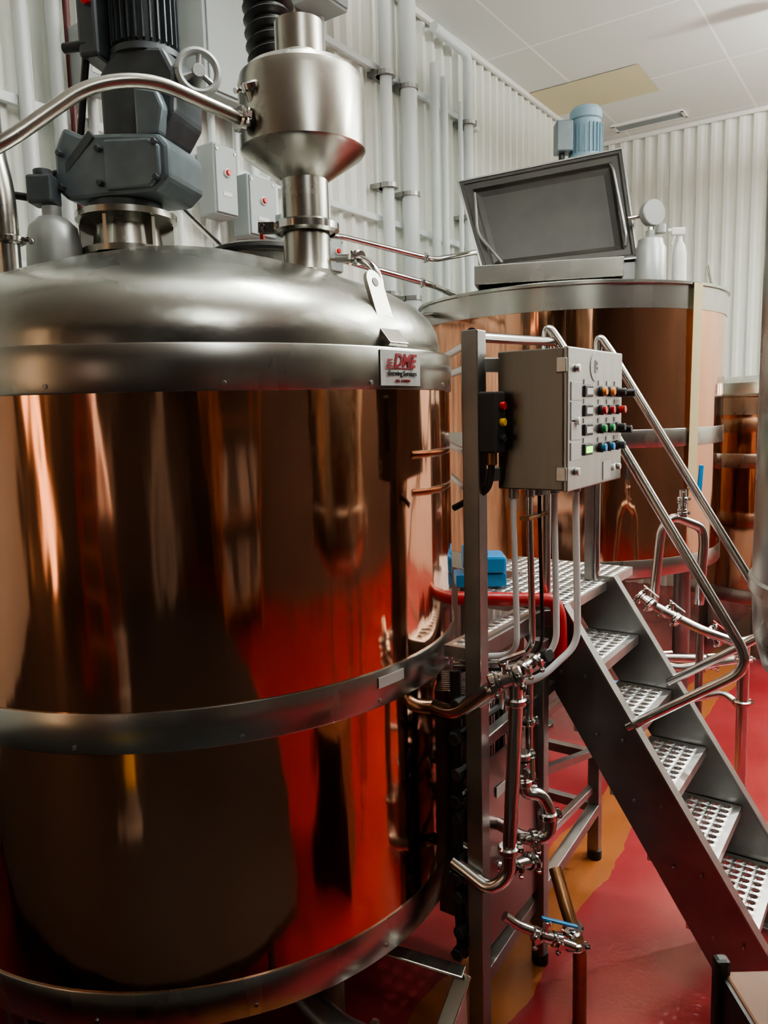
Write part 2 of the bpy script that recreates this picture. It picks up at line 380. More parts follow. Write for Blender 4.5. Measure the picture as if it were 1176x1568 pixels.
for dz,dx in ((2.240,-.075),(2.248,-.072),(2.256,-.069)):
    beam(kt,'logo_bar',pc+tt*dx+UP*dz,pc+tt*-.047+UP*dz,.001,.004,TREDT,0,side=nn)
beam(kt,'logo_underline',pc+tt*-.075+UP*2.234,pc+tt*.05+UP*2.234,.001,.003,TREDT,0,side=nn)
textmesh(kt,'plate_line','Brewing Services',.0195,pc+UP*2.220,tt,UP,TBLK)
textmesh(kt,'plate_line','USA - CANADA',.010,pc+UP*2.200,tt,UP,TREDT)
plate(kt,'serial_label',-42,3.4,1.355,1.385,R+.006,LABEL)
ua=math.radians(-36.5); un=V((math.cos(ua),math.sin(ua),0)); ut=V((-math.sin(ua),math.cos(ua),0))
def lug(p,base,lean,out,tan):
    upv=(UP*1-out*.30+tan*-.05).normalized(); w=.038; h=.19; th=.012
    prof=[(-w,0),(w,0),(w*.95,h-.035)]+[(w*.95*math.cos(t),h-.035+w*.95*math.sin(t)) for t in [math.pi*k/10 for k in range(1,10)]]+[(-w*.95,h-.035)]
    o=tan.copy(); nrm=o.cross(upv)
    vs=[];fs=[];n=len(prof)
    for s in (-th/2,th/2):
        k=len(vs); vs+= [base+o*x+upv*y+nrm*s for x,y in prof]
        fs.append(tuple(range(k,k+n)))
    for q in range(n): fs.append((q,(q+1)%n,n+(q+1)%n,n+q))
    mk(p,'lug_plate',vs,fs,STEEL,False)
    mk(p,'lug_hole',*lathegeo([(0,-.0075),(.013,-.0075),(.013,.0075),(0,.0075)],base+upv*(h-.035),nrm,16),BLACK)
    mk(p,'lug_foot',*boxgeo(base-UP*.005+out*.014,.09,.055,.014,tan,(out-UP*1.2).normalized(),(UP+out*.8).normalized()),STEEL,False,.003)
lug(kt,C+un*.862+UP*2.325,0,un,ut)

S0=V((-.22,2.50,0))
lathe(kt,'vent_stack',[(.10,2.54),(.078,2.56),(.073,2.585),(.073,2.675),(.095,2.678),(.095,2.70),(.073,2.703),(.073,2.83),(.185,2.905),(.192,2.915),(.192,3.10),(.186,3.125),(.165,3.145),(.078,3.165),(.078,3.185),(.074,3.19),(.074,3.285),(.066,3.285)],(S0.x,S0.y,0),STEEL,UP,64,ang=25)
mk(kt,'stack_clamp',*merge([lathegeo([(.09,2.672),(.103,2.68),(.103,2.70),(.09,2.708)],(S0.x,S0.y,0),UP,48),boxgeo((S0.x-.12,S0.y-.02,2.69),.05,.03,.03),cylgeo(V((S0.x-.13,S0.y-.06,2.69)),.008,.07,V((0,1,0)),8)]),TUBE)
duct=G('flexible_exhaust_duct',(-.3,2.9,3.1))
dp=fillet([(-.28,2.82,2.99),(-.30,2.82,3.12),(-.345,2.86,3.32),(-.365,2.9,3.6),(-.38,2.95,4.2),(-.42,3.05,4.9)],.2,10)
L=[0]
for i in range(1,len(dp)): L.append(L[-1]+(dp[i]-dp[i-1]).length)
fine=[];n=int(L[-1]/.009)
for k in range(n+1):
    s=L[-1]*k/n; i=1
    while i<len(L)-1 and L[i]<s: i+=1
    t=(s-L[i-1])/max(1e-6,L[i]-L[i-1]); fine.append(dp[i-1].lerp(dp[i],t))
vs,fs=tubegeo(fine,.08,0,24,rfun=lambda i,n:.078+.012*math.cos(i*math.pi/2.5))
mk(duct,'corrugated_hose',vs,fs,BLACK)
cyl(duct,'duct_cuff',(-.28,2.82,2.92),.08,.10,STEEL)
tube(kt,'wash_pipe',[(-1.75,1.85,2.45),(-.94,2.0,2.78),(-.74,2.14,2.985),(-.60,2.2,3.02),(-.36,2.385,2.965),(-.24,2.48,2.965)],.019,STEEL,.10)
clamp(kt,(-.385,2.366,2.97),(.24,.185,-.04),.026); clamp(kt,(-.35,2.392,2.966),(.24,.185,-.04),.022)
tube(kt,'sight_port',[(-.33,2.40,2.966),(-.35,2.37,3.05)],.022,STEEL); clamp(kt,(-.352,2.367,3.06),(-.02,-.03,.085),.022)

# agitator drive
ag=G('agitator_gear_motor',(-.84,2.7,2.6))
A=V((-.84,2.70,0))
lathe(ag,'mounting_bell',[(.15,2.655),(.15,2.675),(.115,2.68),(.105,2.75),(.14,2.765),(.165,2.77),(.165,2.79),(.0,2.79)],(A.x,A.y,0),STEEL,UP,40)
rb=[]
for k in range(6):
    a=math.radians(20+60*k); d=V((math.cos(a),math.sin(a),0)); rb.append(boxgeo(A+d*.125+UP*2.72,.05,.012,.09,d,d.cross(UP)))
mk(ag,'bell_ribs',*merge(rb),STEEL,False)
cyl(ag,'output_flange',(A.x,A.y,2.79),.12,.035,MOTD)
gx=V((.97,-.24,0)); gy=V((.24,.97,0))
def prism(p,nm,poly,c,ax,ay,az,dep,m,bevel=.01):
    n=len(poly); vs=[V(c)+ax*x+az*z+ay*(-dep/2) for x,z in poly]+[V(c)+ax*x+az*z+ay*(dep/2) for x,z in poly]
    fs=[tuple(range(n)),tuple(range(n,2*n))]+[(i,(i+1)%n,n+(i+1)%n,n+i) for i in range(n)]
    return mk(p,nm,vs,fs,m,False,bevel)
prism(ag,'gear_housing',[(-.20,-.065),(-.16,-.10),(.16,-.10),(.21,-.06),(.21,.04),(.18,.075),(.05,.09),(-.10,.10),(-.16,.13),(-.20,.06)],A+V((.02,0,2.925)),gx,gy,UP,.24,MOTG,.014)
prism(ag,'gear_housing_side_face',[(-.01,-.085),(.15,-.085),(.185,-.05),(.185,.035),(.15,.06),(-.01,.07)],A+V((.02,0,2.925))-gy*.125,gx,gy,UP,.02,MOTG,.008)
bl=[]
for xx in (-.17,-.03,.17):
    for zz in (-.06,.045): bl.append(cylgeo(A+V((.02,0,2.925+zz))-gy*.118+gx*xx,.010,.024,-gy,6))
mk(ag,'housing_bolts',*merge(bl),MOTD)
prism(ag,'variable_speed_housing',[(-.12,-.14),(.09,-.14),(.14,-.07),(.15,.05),(.11,.13),(-.05,.15),(-.12,.07)],A+V((.10,0,3.14)),gx,gy,UP,.2,MOTD,.014)
prism(ag,'speed_housing_cover',[(.02,-.13),(.10,-.13),(.12,-.05),(.10,.0),(.02,.02)],A+V((.10,0,3.13))-gy*.11,gx,gy,UP,.05,MOTG,.01)
hc=A+V((.27,-.05,3.20)); hn=(V((.35,-.93,0))).normalized()
g=[]
hx,hy,_=frame(hn)
ring=[hc+hn*.05+hx*(.062*math.cos(t))+hy*(.062*math.sin(t)) for t in [2*math.pi*k/32 for k in range(33)]]
g.append(tubegeo(ring,.013,0,10))
for k in range(3):
    a=2*math.pi*k/3+.4; g.append(tubegeo([hc+hn*.05,hc+hn*.05+hx*(.062*math.cos(a))+hy*(.062*math.sin(a))],.009,0,8))
g.append(cylgeo(hc-hn*.06,.022,.125,hn,14)); mk(ag,'handwheel',*merge(g),SILV)
M=A+V((.10,.0,0))
lathe(ag,'motor_body',[(0,3.27),(.115,3.27),(.115,3.29),(.09,3.295),(.09,3.60),(.098,3.61),(.098,3.68),(.07,3.70),(0,3.70)],(M.x,M.y,0),MOTD,UP,32)
fn=[]
for k in range(28):
    a=2*math.pi*k/28; d=V((math.cos(a),math.sin(a),0)); fn.append(boxgeo(M+d*.095+UP*3.45,.03,.005,.29,d,d.cross(UP)))
mk(ag,'motor_fins',*merge(fn),MOTD,False)
prism(ag,'terminal_box',[(-.035,-.12),(.035,-.12),(.035,.12),(-.035,.12)],M+V((-.145,-.02,3.38)),gx,gy,UP,.14,MOTD,.012)
cyl(ag,'terminal_cap',M+V((-.15,-.10,3.42)),.016,.01,RED,-gy)
cyl(ag,'gland',M+V((-.25,-.05,3.30)),.016,.09,BLACK,gx)
beam(ag,'torque_arm',A+V((-.22,-.05,2.87)),A+V((-.06,-.1,3.02)),.02,.03,MOTD)
tube(ag,'motor_cable',[M+V((-.18,-.05,3.28)),M+V((-.22,-.02,3.1)),M+V((-.25,.0,2.95)),M+V((-.38,-.05,2.9))],.012,BLACK,.08)

q=V((-1.05,2.60,0))
lathe(kt,'relief_canister',[(0,2.54),(.085,2.54),(.09,2.56),(.085,2.68),(.075,2.735),(.045,2.765),(.03,2.77),(.03,2.80),(0,2.80)],(q.x,q.y,0),SILV,UP,32)
box(kt,'actuator_head',(q.x-.02,q.y,2.85),.085,.08,.09,MOTD,bevel=.01)
cyl(kt,'actuator_knob',(q.x-.02,q.y,2.895),.03,.02,MOTD)
tube(kt,'actuator_lead',[(q.x-.07,q.y-.01,2.83),(q.x-.14,q.y-.02,2.84),(q.x-.22,q.y-.02,2.80)],.012,BLACK)
tube(kt,'riser_pipe',[(-1.12,2.42,2.50),(-1.12,2.42,2.80),(-1.155,2.44,2.95),(-1.155,2.44,4.9)],.036,STEEL,.1,20)
clamp(kt,(-1.12,2.42,2.66),UP,.036)
q=V((-.42,2.93,0))
lathe(kt,'manway_neck',[(.17,2.55),(.17,2.685),(.185,2.69),(.185,2.71),(.16,2.72),(0,2.73)],(q.x,q.y,0),DSTEEL,UP,48)
mk(kt,'manway_gasket',*lathegeo([(.186,2.685),(.192,2.695),(.186,2.708)],(q.x,q.y,0),UP,48),BLACK)
tube(kt,'manway_handle',[(q.x+.02,q.y-.14,2.72),(q.x+.02,q.y-.14,2.76),(q.x+.14,q.y-.1,2.76),(q.x+.14,q.y-.1,2.72)],.009,REDP,.03)
beam(kt,'manway_hinge_plate',(-.72,2.86,2.88),(-.56,2.88,2.72),.09,.012,STEEL)
tube(kt,'sprayball_pipe',[(-.13,2.62,2.62),(-.05,2.52,2.60),(.0,2.45,2.55),(.01,2.44,2.46)],.014,TUBE,.05); clamp(kt,(-.06,2.53,2.605),(.1,-.12,-.02),.016)

# ---------------------------------------------------------------- wall services
ws=G('wall_conduits',rp(-4,.1,2.4))
def onwall(s,off=.1):
    t=(2.37-8.85*s)/(.574-.819*s); return rp(-t,off)
for s,r,top,zb in ((-.004,.040,CEI,1.2),(.024,.058,CEI,1.2),(.056,.032,CEI-.35,2.4),(.068,.028,CEI-.4,1.4),(.098,.038,CEI-.25,1.2),(.088,.018,CEI-.5,1.2)):
    q=onwall(s,.13); lathe(ws,'conduit',[(r,zb),(r,top)],(q.x,q.y,0),GALV,UP,16)
q1=onwall(.098,.13); tube(ws,'conduit_elbow',[q1+UP*(CEI-.27),q1+UP*(CEI-.12),q1+UP*(CEI-.1)-RA*.5],.036,GALV,.1)
for s,r in ((-.14,.018),(-.165,.018),(-.185,.014),(-.215,.02),(-.26,.016),(-.36,.02),(-.40,.028),(-.44,.028),(-.075,.02)):
    q=onwall(s,.09); lathe(ws,'conduit',[(r,1.4),(r,CEI)],(q.x,q.y,0),GALV,UP,12)
q=onwall(-.385,.1); lathe(ws,'dark_conduit',[(.014,1.4),(.014,CEI)],(q.x,q.y,0),mat('dark_red_conduit',(.10,.02,.02),.5),UP,12)
for z in (4.35,3.4,2.75):
    beam(ws,'strut_rail',onwall(-.5,.06)+UP*z,onwall(.12,.06)+UP*z,.03,.04,GALV)
g=[]
for s in (-.004,.024,.098):
    for z in (2.9,3.6,4.3): q=onwall(s,.13)+UP*z; g.append(lathegeo([(.04,-.015),(.066,-.015),(.066,.015),(.04,.015)],q,UP,16)); g.append(boxgeo(q-RB*.06,.14,.08,.03,RA,RB))
mk(ws,'pipe_straps',*merge(g),DSTEEL,False)
def enclosure(nm,s,z,w,h,d,btn=True,off=.15):
    q=onwall(s,off)+UP*z; e=G(nm,q)
    box(e,'enclosure_body',q,w,d,h,GREYB,RA,RB,bevel=.008)
    box(e,'enclosure_door',q+RB*(d/2+.006),w*.92,.012,h*.94,GREYB,RA,RB,bevel=.004)
    if btn:
        cyl(e,'button_collar',q+RB*(d/2+.01)+UP*h*.1,.022,.012,WHITE,RB); cyl(e,'button',q+RB*(d/2+.02)+UP*h*.1,.014,.014,RED,RB)
        box(e,'button_label',q+RB*(d/2+.013)-UP*h*.2,w*.4,.003,.02,WHITE,RA,RB,bevel=0)
    for k in (-1,1): cyl(e,'door_screw',q+RB*(d/2+.01)+RA*(w*.4*k)+UP*h*.4,.008,.006,DSTEEL,RB)
enclosure('electrical_enclosure',-.205,3.93,.46,.55,.2,False)
enclosure('electrical_enclosure',-.085,4.68,.26,.5,.2,False)
enclosure('motor_switch_box',-.222,3.28,.15,.34,.12)
enclosure('motor_switch_box',-.178,3.20,.20,.31,.12)
enclosure('motor_switch_box',-.142,3.10,.15,.2,.12)
enclosure('motor_switch_box',-.37,3.62,.14,.25,.08)
enclosure('motor_switch_box',-.085,3.05,.13,.2,.10)

# ---------------------------------------------------------------- right raised tank (lauter tun)
def SV(b,e,y): return V((b*y,y,EYE+e*y))   # surveyed point: bearing tangent, elevation tangent, depth
T=V((1.29,5.40,0)); RT=1.0
lt=G('copper_lauter_tun',(T.x,T.y,.12))
shell(lt,'copper_shell_lower',T,RT,1.15,1.93,COPPER); shell(lt,'copper_shell_upper',T,RT,1.91,2.75,COPPER)
lathe(lt,'band_top',[(RT-.01,2.655),(RT+.006,2.655),(RT+.006,2.785),(RT+.02,2.79),(RT+.02,2.806),(RT-.02,2.81)],(T.x,T.y,0),BAND,UP,128)
band(lt,'band_middle',T,RT,1.87,1.975); band(lt,'band_bottom',T,RT,1.11,1.215)
lathe(lt,'tank_top',[(RT-.02,2.81),(.9,2.83),(.5,2.87),(0,2.88)],(T.x,T.y,0),DOME,UP,96)
lathe(lt,'bottom_head',[(RT-.02,1.12),(.85,1.06),(.5,1.0),(0,.97)],(T.x,T.y,0),DSTEEL,UP,64)
for i,agd in enumerate((-115,-35,55,145)):
    a=math.radians(agd); q=T+V((math.cos(a),math.sin(a),0))*.80
    lathe(lt,'leg_%d'%(i+1),[(.055,.135),(.055,1.10)],(q.x,q.y,0),DSTEEL,UP,20); cyl(lt,'foot_%d'%(i+1),(q.x,q.y,.12),.09,.02,DSTEEL)
lathe(lt,'level_gauge_strip',[(RT+.008,1.62),(RT+.014,1.62),(RT+.026,2.80),(RT+.020,2.80)],(T.x,T.y,0),TAPE,UP,4,math.radians(-60),math.radians(-55.5))
box(lt,'hatch_curb',T+V((-.25,-.55,2.90)),.85,.5,.11,STEEL,V((.975,-.22,0)),V((.22,.975,0)))
box(lt,'hatch_curb_step',T+V((.19,-.60,2.90)),.24,.25,.10,SILV,V((.975,-.22,0)),V((.22,.975,0)))
BL,BR,TL,TR=V((.66,4.90,2.92)),V((1.53,4.70,2.955)),V((.535,5.12,3.52)),V((1.50,4.92,3.63))
hl=lt
nrm=(BR-BL).cross(TL-BL).normalized()
if nrm.y>0: nrm=-nrm
def lidp(u,v,w): return (BL*(1-u)+BR*u)*(1-v)+(TL*(1-u)+TR*u)*v+nrm*w
def lidrings(rings):
    vs=[];fs=[]
    for (m,w) in rings:
        vs+=[lidp(m,m*1.35,w),lidp(1-m,m*1.35,w),lidp(1-m,1-m*1.35,w),lidp(m,1-m*1.35,w)]
    for r in range(len(rings)-1):
        for k in range(4): fs.append((r*4+k,r*4+(k+1)%4,r*4+4+(k+1)%4,r*4+4+k))
    return vs,fs
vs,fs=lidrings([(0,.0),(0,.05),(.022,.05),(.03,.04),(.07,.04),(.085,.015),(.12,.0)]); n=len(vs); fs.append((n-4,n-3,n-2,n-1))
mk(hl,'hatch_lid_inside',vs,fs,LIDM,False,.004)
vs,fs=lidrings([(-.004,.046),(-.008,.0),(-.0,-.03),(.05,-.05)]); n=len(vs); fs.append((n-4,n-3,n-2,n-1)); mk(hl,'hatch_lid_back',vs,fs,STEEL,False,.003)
vs,fs=lidrings([(-.008,.044),(-.008,.056),(.003,.056),(.003,.05)]); mk(hl,'hatch_lid_rim',vs,fs,DSTEEL,False)
tube(hl,'lid_handle',[lidp(.94,.12,.05),lidp(.95,.2,.075),lidp(.93,.8,.075),lidp(.92,.88,.05)],.008,DSTEEL,.02)
tube(hl,'lid_stay',[lidp(.08,.85,.05),lidp(.03,.4,.075),lidp(.14,.05,.10)],.010,DSTEEL,.06)
for u in (.2,.8): cyl(hl,'lid_hinge',lidp(u,-.0,-.02)-(BR-BL).normalized()*.04,.018,.08,STEEL,(BR-BL))
q=V((1.434,5.5,0))
lathe(lt,'rake_gearbox',[(.16,2.86),(.16,2.95),(.10,2.98),(.10,3.45),(.14,3.5),(.14,3.62),(.11,3.66),(0,3.66)],(q.x,q.y,0),MOTG,UP,32)
lathe(lt,'rake_motor',[(.135,3.66),(.135,3.68),(.09,3.69),(.09,3.76),(.112,3.77),(.112,3.80),(.10,3.81),(.10,4.02),(.108,4.03),(.108,4.08),(.09,4.105),(0,4.11)],(q.x,q.y,0),MOTB,UP,36)
fn=[]
for k in range(24):
    a=2*math.pi*k/24; d=V((math.cos(a),math.sin(a),0)); fn.append(boxgeo(q+d*.105+UP*3.89,.02,.005,.20,d,d.cross(UP)))
mk(lt,'rake_motor_fins',*merge(fn),MOTB,False)
box(lt,'rake_motor_terminal_box',(q.x-.16,q.y-.03,3.91),.11,.12,.2,MOTG,bevel=.01)
cyl(lt,'rake_motor_gland',(q.x-.17,q.y-.03,3.77),.02,.05,BLACK)
q=V((1.60,4.66,0))
lathe(lt,'sight_glass_canister',[(0,2.822),(.09,2.822),(.088,3.02),(.075,3.04),(.07,3.07),(.03,3.09),(.03,3.12),(0,3.12)],(q.x,q.y,0),SILV,UP,32)
cyl(lt,'dial',V((q.x-.0,q.y+.03,3.22)),.075,.05,SILV,V((.3,-.95,0)),32)
tube(lt,'dial_stem',[(q.x,q.y,3.10),(q.x+.0,q.y+.02,3.18)],.02,STEEL); tube(lt,'dial_arm',[(q.x-.14,q.y,3.19),(q.x-.05,q.y+.02,3.21)],.014,STEEL)
cyl(lt,'valve_knob',(q.x+.05,q.y-.02,3.10),.03,.05,SILV)
q=V((1.80,4.74,0)); sb=G('spray_bottle',(q.x,q.y,2.835))
lathe(sb,'bottle',[(0,2.834),(.040,2.834),(.042,2.85),(.041,3.0),(.030,3.05),(.015,3.075),(.015,3.10),(0,3.10)],(q.x,q.y,0),WHITE,UP,24)
box(sb,'trigger_head',(q.x-.012,q.y,3.13),.085,.025,.045,WHITE,bevel=.008); beam(sb,'trigger',(q.x-.03,q.y,3.11),(q.x-.05,q.y,3.05),.014,.01,WHITE)
cyl(sb,'nozzle',(q.x-.075,q.y,3.135),.012,.025,WHITE,V((1,0,0)))
beam(lt,'rim_hook',(1.99,4.72,2.81),(1.95,4.70,2.93),.015,.006,STEEL)
tube(lt,'supply_pipe_upper',[V((-.6,4.1,3.05)),SV(-.0466,.2178,4.6),SV(.0715,.1864,4.85),SV(.1291,.1952,5.1),V((.66,5.12,2.85))],.017,TUBE,.05)
tube(lt,'supply_pipe_mid',[V((-.6,4.0,2.93)),SV(-.047,.190,4.6),SV(.0668,.156,4.85),V((.42,5.1,2.88)),V((.55,5.2,2.84))],.019,TUBE,.06)
tube(lt,'supply_pipe_low',[V((-.5,3.9,2.75)),SV(-.02,.140,4.5),SV(.05,.118,4.75),V((.34,5.05,2.72))],.019,TUBE,.06)
for b,e,y in ((.06,.189,4.83),(.055,.159,4.83),(.035,.122,4.7)): clamp(lt,SV(b,e,y),(.9,.3,-.1),.02)

T3=V((3.40,6.35,0)); k3=G('copper_hot_liquor_tank',(T3.x,T3.y,.12))
shell(k3,'copper_shell',T3,.9,.62,2.1,COPPER)
lathe(k3,'band_top',[(.89,2.02),(.906,2.02),(.906,2.15),(.92,2.155),(.92,2.17),(.85,2.18),(.82,2.26),(.5,2.32),(0,2.34)],(T3.x,T3.y,0),BAND,UP,96)
band(k3,'band_middle',T3,.9,1.62,1.73); band(k3,'band_bottom',T3,.9,.58,.69)
lathe(k3,'bottom_head',[(.88,.6),(.5,.5),(0,.46)],(T3.x,T3.y,0),DSTEEL,UP,48)
for i in range(4):
    a=math.radians(45+90*i); q=T3+V((math.cos(a),math.sin(a),0))*.7; lathe(k3,'leg_%d'%(i+1),[(.05,.12),(.05,.58)],(q.x,q.y,0),DSTEEL,UP,16)

VS=V((1.15,1.565,0)); nv=G('stainless_vessel',(VS.x,VS.y,.12))
lathe(nv,'vessel_shell',[(0,1.40),(.12,1.42),(.26,1.47),(.325,1.53),(.345,1.60),(.35,1.70),(.35,3.2),(.34,3.26),(.25,3.34),(0,3.4)],(VS.x,VS.y,0),STEEL,UP,96,ang=60)
lathe(nv,'vessel_collar',[(.35,1.70),(.358,1.705),(.358,1.73),(.35,1.735)],(VS.x,VS.y,0),STEEL,UP,96)
for i,(dx,dy) in enumerate(((.26,.02),(.16,.22),(.2,-.2))): lathe(nv,'vessel_leg_%d'%(i+1),[(.02,.12),(.02,1.5)],(VS.x+dx,VS.y+dy,0),STEEL,UP,16)

# ---------------------------------------------------------------- platform + stairs
N0=V((.618,2.672,0)); PZ=1.403; RISE=.205; RUN=.134; SW=.5
ps=G('access_stairs_platform',(N0.x,N0.y,.12))
def sp(r,w,z): return N0+RB*r+RA*w+UP*z
for k in range(1,6):
    perf(ps,'tread_%d'%k,sp(RUN*k,.005,PZ-RISE*k),RA,-RB,SW-.01,.215,TREAD,cell=.041)
def stringer(nm,w,th):
    poly=[(.026,1.425),(-.13,1.425),(-.15,1.31),(.62,.125),(.86,.125)]
    vs=[sp(r,w,z) for r,z in poly]+[sp(r,w+th,z) for r,z in poly]; n=5
    fs=[tuple(range(n)),tuple(range(n,2*n))]+[(i,(i+1)%n,n+(i+1)%n,n+i) for i in range(n)]
    mk(ps,nm,vs,fs,STRING,False,.002)
stringer('stringer_near',-.012,.012); stringer('stringer_far',SW,.012)
for w,nm in ((-.03,'near'),(SW,'far')):
    beam(ps,'flange_top_'+nm,sp(.026,w+.02,1.425),sp(.86,w+.02,.135),.045,.006,DSTEEL,0,side=RA)
    box(ps,'foot_plate_'+nm,sp(.68,w+.01,.127),.24,.09,.014,TREAD,RB,RA)
bl=[]
for k in range(1,6):
    for rr in (-.03,-.12): bl.append(cylgeo(sp(RUN*k+rr,-.02,PZ-RISE*k-.018),.006,.008,-RA,6))
mk(ps,'stringer_bolts',*merge(bl),DSTEEL)
for w,nm in ((-.006,'near'),(SW+.006,'far')):
    tube(ps,'handrail_'+nm,[sp(-.05,w,PZ),sp(-.05,w,2.40),sp(.0,w,2.33),sp(.635,w,1.30),sp(.25,w,1.02)],.0165,TUBE,.085)
box(ps,'rail_post_far',sp(-.07,SW-.01,1.85),.035,.035,.9,DSTEEL,RB,RA)
perf(ps,'deck_main',sp(0,0,PZ),RA,-RB,SW,.38,TREAD)
perf(ps,'deck_rear',sp(0,SW,PZ),RA,-RB,.34,.55,TREAD)
perf(ps,'deck_near',V((.235,2.245,PZ)),RA,-RB,.52,.075,TREAD)
beam(ps,'deck_edge_beam',V((.245,2.24,PZ-.03)),V((.245,2.24,PZ-.03))+RA*.52,.02,.06,DSTEEL)
beam(ps,'deck_side_beam',V((.52,2.66,PZ-.03)),N0+UP*(PZ-.03),.02,.06,DSTEEL)
for q in (V((.56,2.78,0)),V((.90,3.22,0)),V((.62,3.45,0))): beam(ps,'deck_leg',q+UP*.12,q+UP*(PZ-.02),.045,.045,DSTEEL,side=RB)
for z in (.45,.95): beam(ps,'deck_brace',V((.56,2.78,z)),V((.90,3.22,z)),.03,.03,DSTEEL)
for z in (2.34,2.26): tube(ps,'guard_rail',[V((.26,3.75,z)),V((.30,2.75,z)),V((.27,2.30,z))],.015,TUBE,.04)
tube(ps,'guard_rail',[V((.27,2.22,2.32)),V((.62,2.72,2.34))],.015,TUBE,.04)
for z in (1.98,1.86): tube(ps,'guard_rail',[V((.27,3.3,z)),V((.27,2.3,z))],.012,TUBE,.04)
tube(ps,'red_hose',[V((.255,2.66,1.455)),V((.42,2.63,1.455)),V((.585,2.62,1.45)),V((.60,2.60,1.40)),V((.60,2.58,1.25))],.024,REDP,.04,18)
bp=G('blue_pump_motor',(.36,3.1,1.41))
box(bp,'pump_case',(.40,3.05,1.505),.16,.14,.07,BLUE,bevel=.012); cyl(bp,'pump_barrel',V((.31,3.05,1.53)),.05,.1,BLUE,V((1,0,0))); box(bp,'pump_base',(.38,3.05,1.44),.2,.12,.05,BLUE)

# ---------------------------------------------------------------- control panel stand
cp=G('control_panel_stand',(.262,2.2,.12))
P1=V((.262,2.19,0))
beam(cp,'main_post',P1+UP*.125,P1+UP*2.335,.052,.052,DSTEEL,side=RB)
box(cp,'post_foot',P1+UP*.127,.11,.11,.014,DSTEEL,RB,RA)
E0=V((.4935,2.10,0)); F=.449; SD=.197; zb,zt=1.888,2.276; pcn=E0+RA*(F/2)-RB*(SD/2)
box(cp,'enclosure_body',pcn+UP*((zb+zt)/2),F,SD,zt-zb,PANEL,RA,RB,bevel=.004)
box(cp,'enclosure_door',pcn+RB*(SD/2+.006)+UP*((zb+zt)/2),F+.006,.014,zt-zb+.006,DOOR,RA,RB,bevel=.004)
def face(u,v,out=0): return E0+RA*(F*u)+RB*(.014+out)+UP*(zb+(zt-zb)*v)
for v in (.13,.49,.86): cyl(cp,'door_latch',face(.12,v),.011,.012,TREAD,RB,12)
for v in (.12,.88): box(cp,'panel_hinge',E0-RB*.004+RA*-.004+UP*(zb+(zt-zb)*v),.01,.03,.04,TREAD,RA,RB)
rows=[.70,.56,.42,.275]
cols=[[ORANGE,TBLK],[RED,RED],[GREEN,TBLK],[BLUE,TBLK]]
for i,v in enumerate(rows):
    box(cp,'tag',face(.12,v),.075,.004,.050,LABEL,RA,RB,bevel=.001)
    box(cp,'display',face(.32,v),.062,.012,.032,TBLK,RA,RB,bevel=.002)
    box(cp,'display_window',face(.32,v,.007),.046,.002,.018,LED if i==3 else WHITE,RA,RB,bevel=0)
    box(cp,'display_tag',face(.32,v+.068),.06,.003,.014,LABEL,RA,RB,bevel=0)
    for j,u in enumerate((.56,.72,.88)):
        m=cols[i][j>1] if j!=1 else (ORANGE if i==0 else (GREEN if i==2 else cols[i][0]))
        cyl(cp,'button_bezel',face(u,v),.015,.010,TBLK,RB,16); cyl(cp,'button',face(u,v,.006),.0115,.024 if j==2 else .014,m,RB,16)
        box(cp,'button_tag',face(u,v+.062),.04,.003,.014,LABEL,RA,RB,bevel=0)
cyl(cp,'selector_knob',face(.95,.69),.013,.05,BLACK,RB,12); cyl(cp,'selector_knob',face(.95,.40),.012,.04,BLACK,RB,12)
mk(cp,'round_badge',*lathegeo([(0,.001),(.042,.001),(.042,-.001)],face(.46,.88),RB,32),LABEL)
textmesh(cp,'badge_mark','B',.05,face(.46,.88,.002),RA,UP,DSTEEL)
box(cp,'rating_tag',face(.70,.09),.07,.003,.055,LABEL,RA,RB,bevel=0)
for u in (.80,.92): cyl(cp,'door_latch',face(u,.1),.010,.01,TREAD,RB,12)
beam(cp,'bracket_upper',P1+UP*2.24,E0-RB*SD+RA*.02+UP*2.24,.03,.04,DSTEEL); beam(cp,'bracket_lower',P1+UP*1.93,E0-RB*SD+RA*.02+UP*1.93,.03,.04,DSTEEL)
sbx=P1+V((.045,-.02,2.08))
box(cp,'isolator_switch_box',sbx,.06,.06,.17,TBLK,RB,RA,bevel=.006)
for dz,m in ((.045,RED),(0,YELLOW),(-.045,TBLK)): cyl(cp,'isolator_button',sbx+RB*.03+UP*dz,.011,.014,m,RB)
tube(cp,'isolator_cable',[sbx+UP*-.08,sbx+UP*-.14,sbx+V((-.01,.0,-.19)),sbx+V((-.10,.08,-.25))],.010,BLACK,.06)
cyl(cp,'gland',sbx+UP*-.12,.016,.04,BRASS)
for i,(u,b_) in enumerate(((.05,-.16),(.15,-.13),(.26,-.12),(.40,-.10),(.56,-.06))):
    a=E0+RA*(F*u)+RB*b_
    tube(cp,'conduit_%d'%i,[a+UP*zb,a+UP*(1.80),a+RA*.02+UP*(1.47),a+RA*.02+UP*(1.42-.012*i),V((.38+.02*i,2.30,1.36-.022*i)),V((.21,2.36,1.34-.022*i))],(.009,.010,.006,.010,.011)[i],(GALV,TUBE,BLACK,GALV,GALV)[i],.06)
    cyl(cp,'conduit_gland',a+UP*(1.86),.015,.03,DSTEEL)
box(cp,'conduit_clip',E0+RA*.10-RB*.13+UP*1.80,.14,.03,.012,BRASS,RA,RB); 

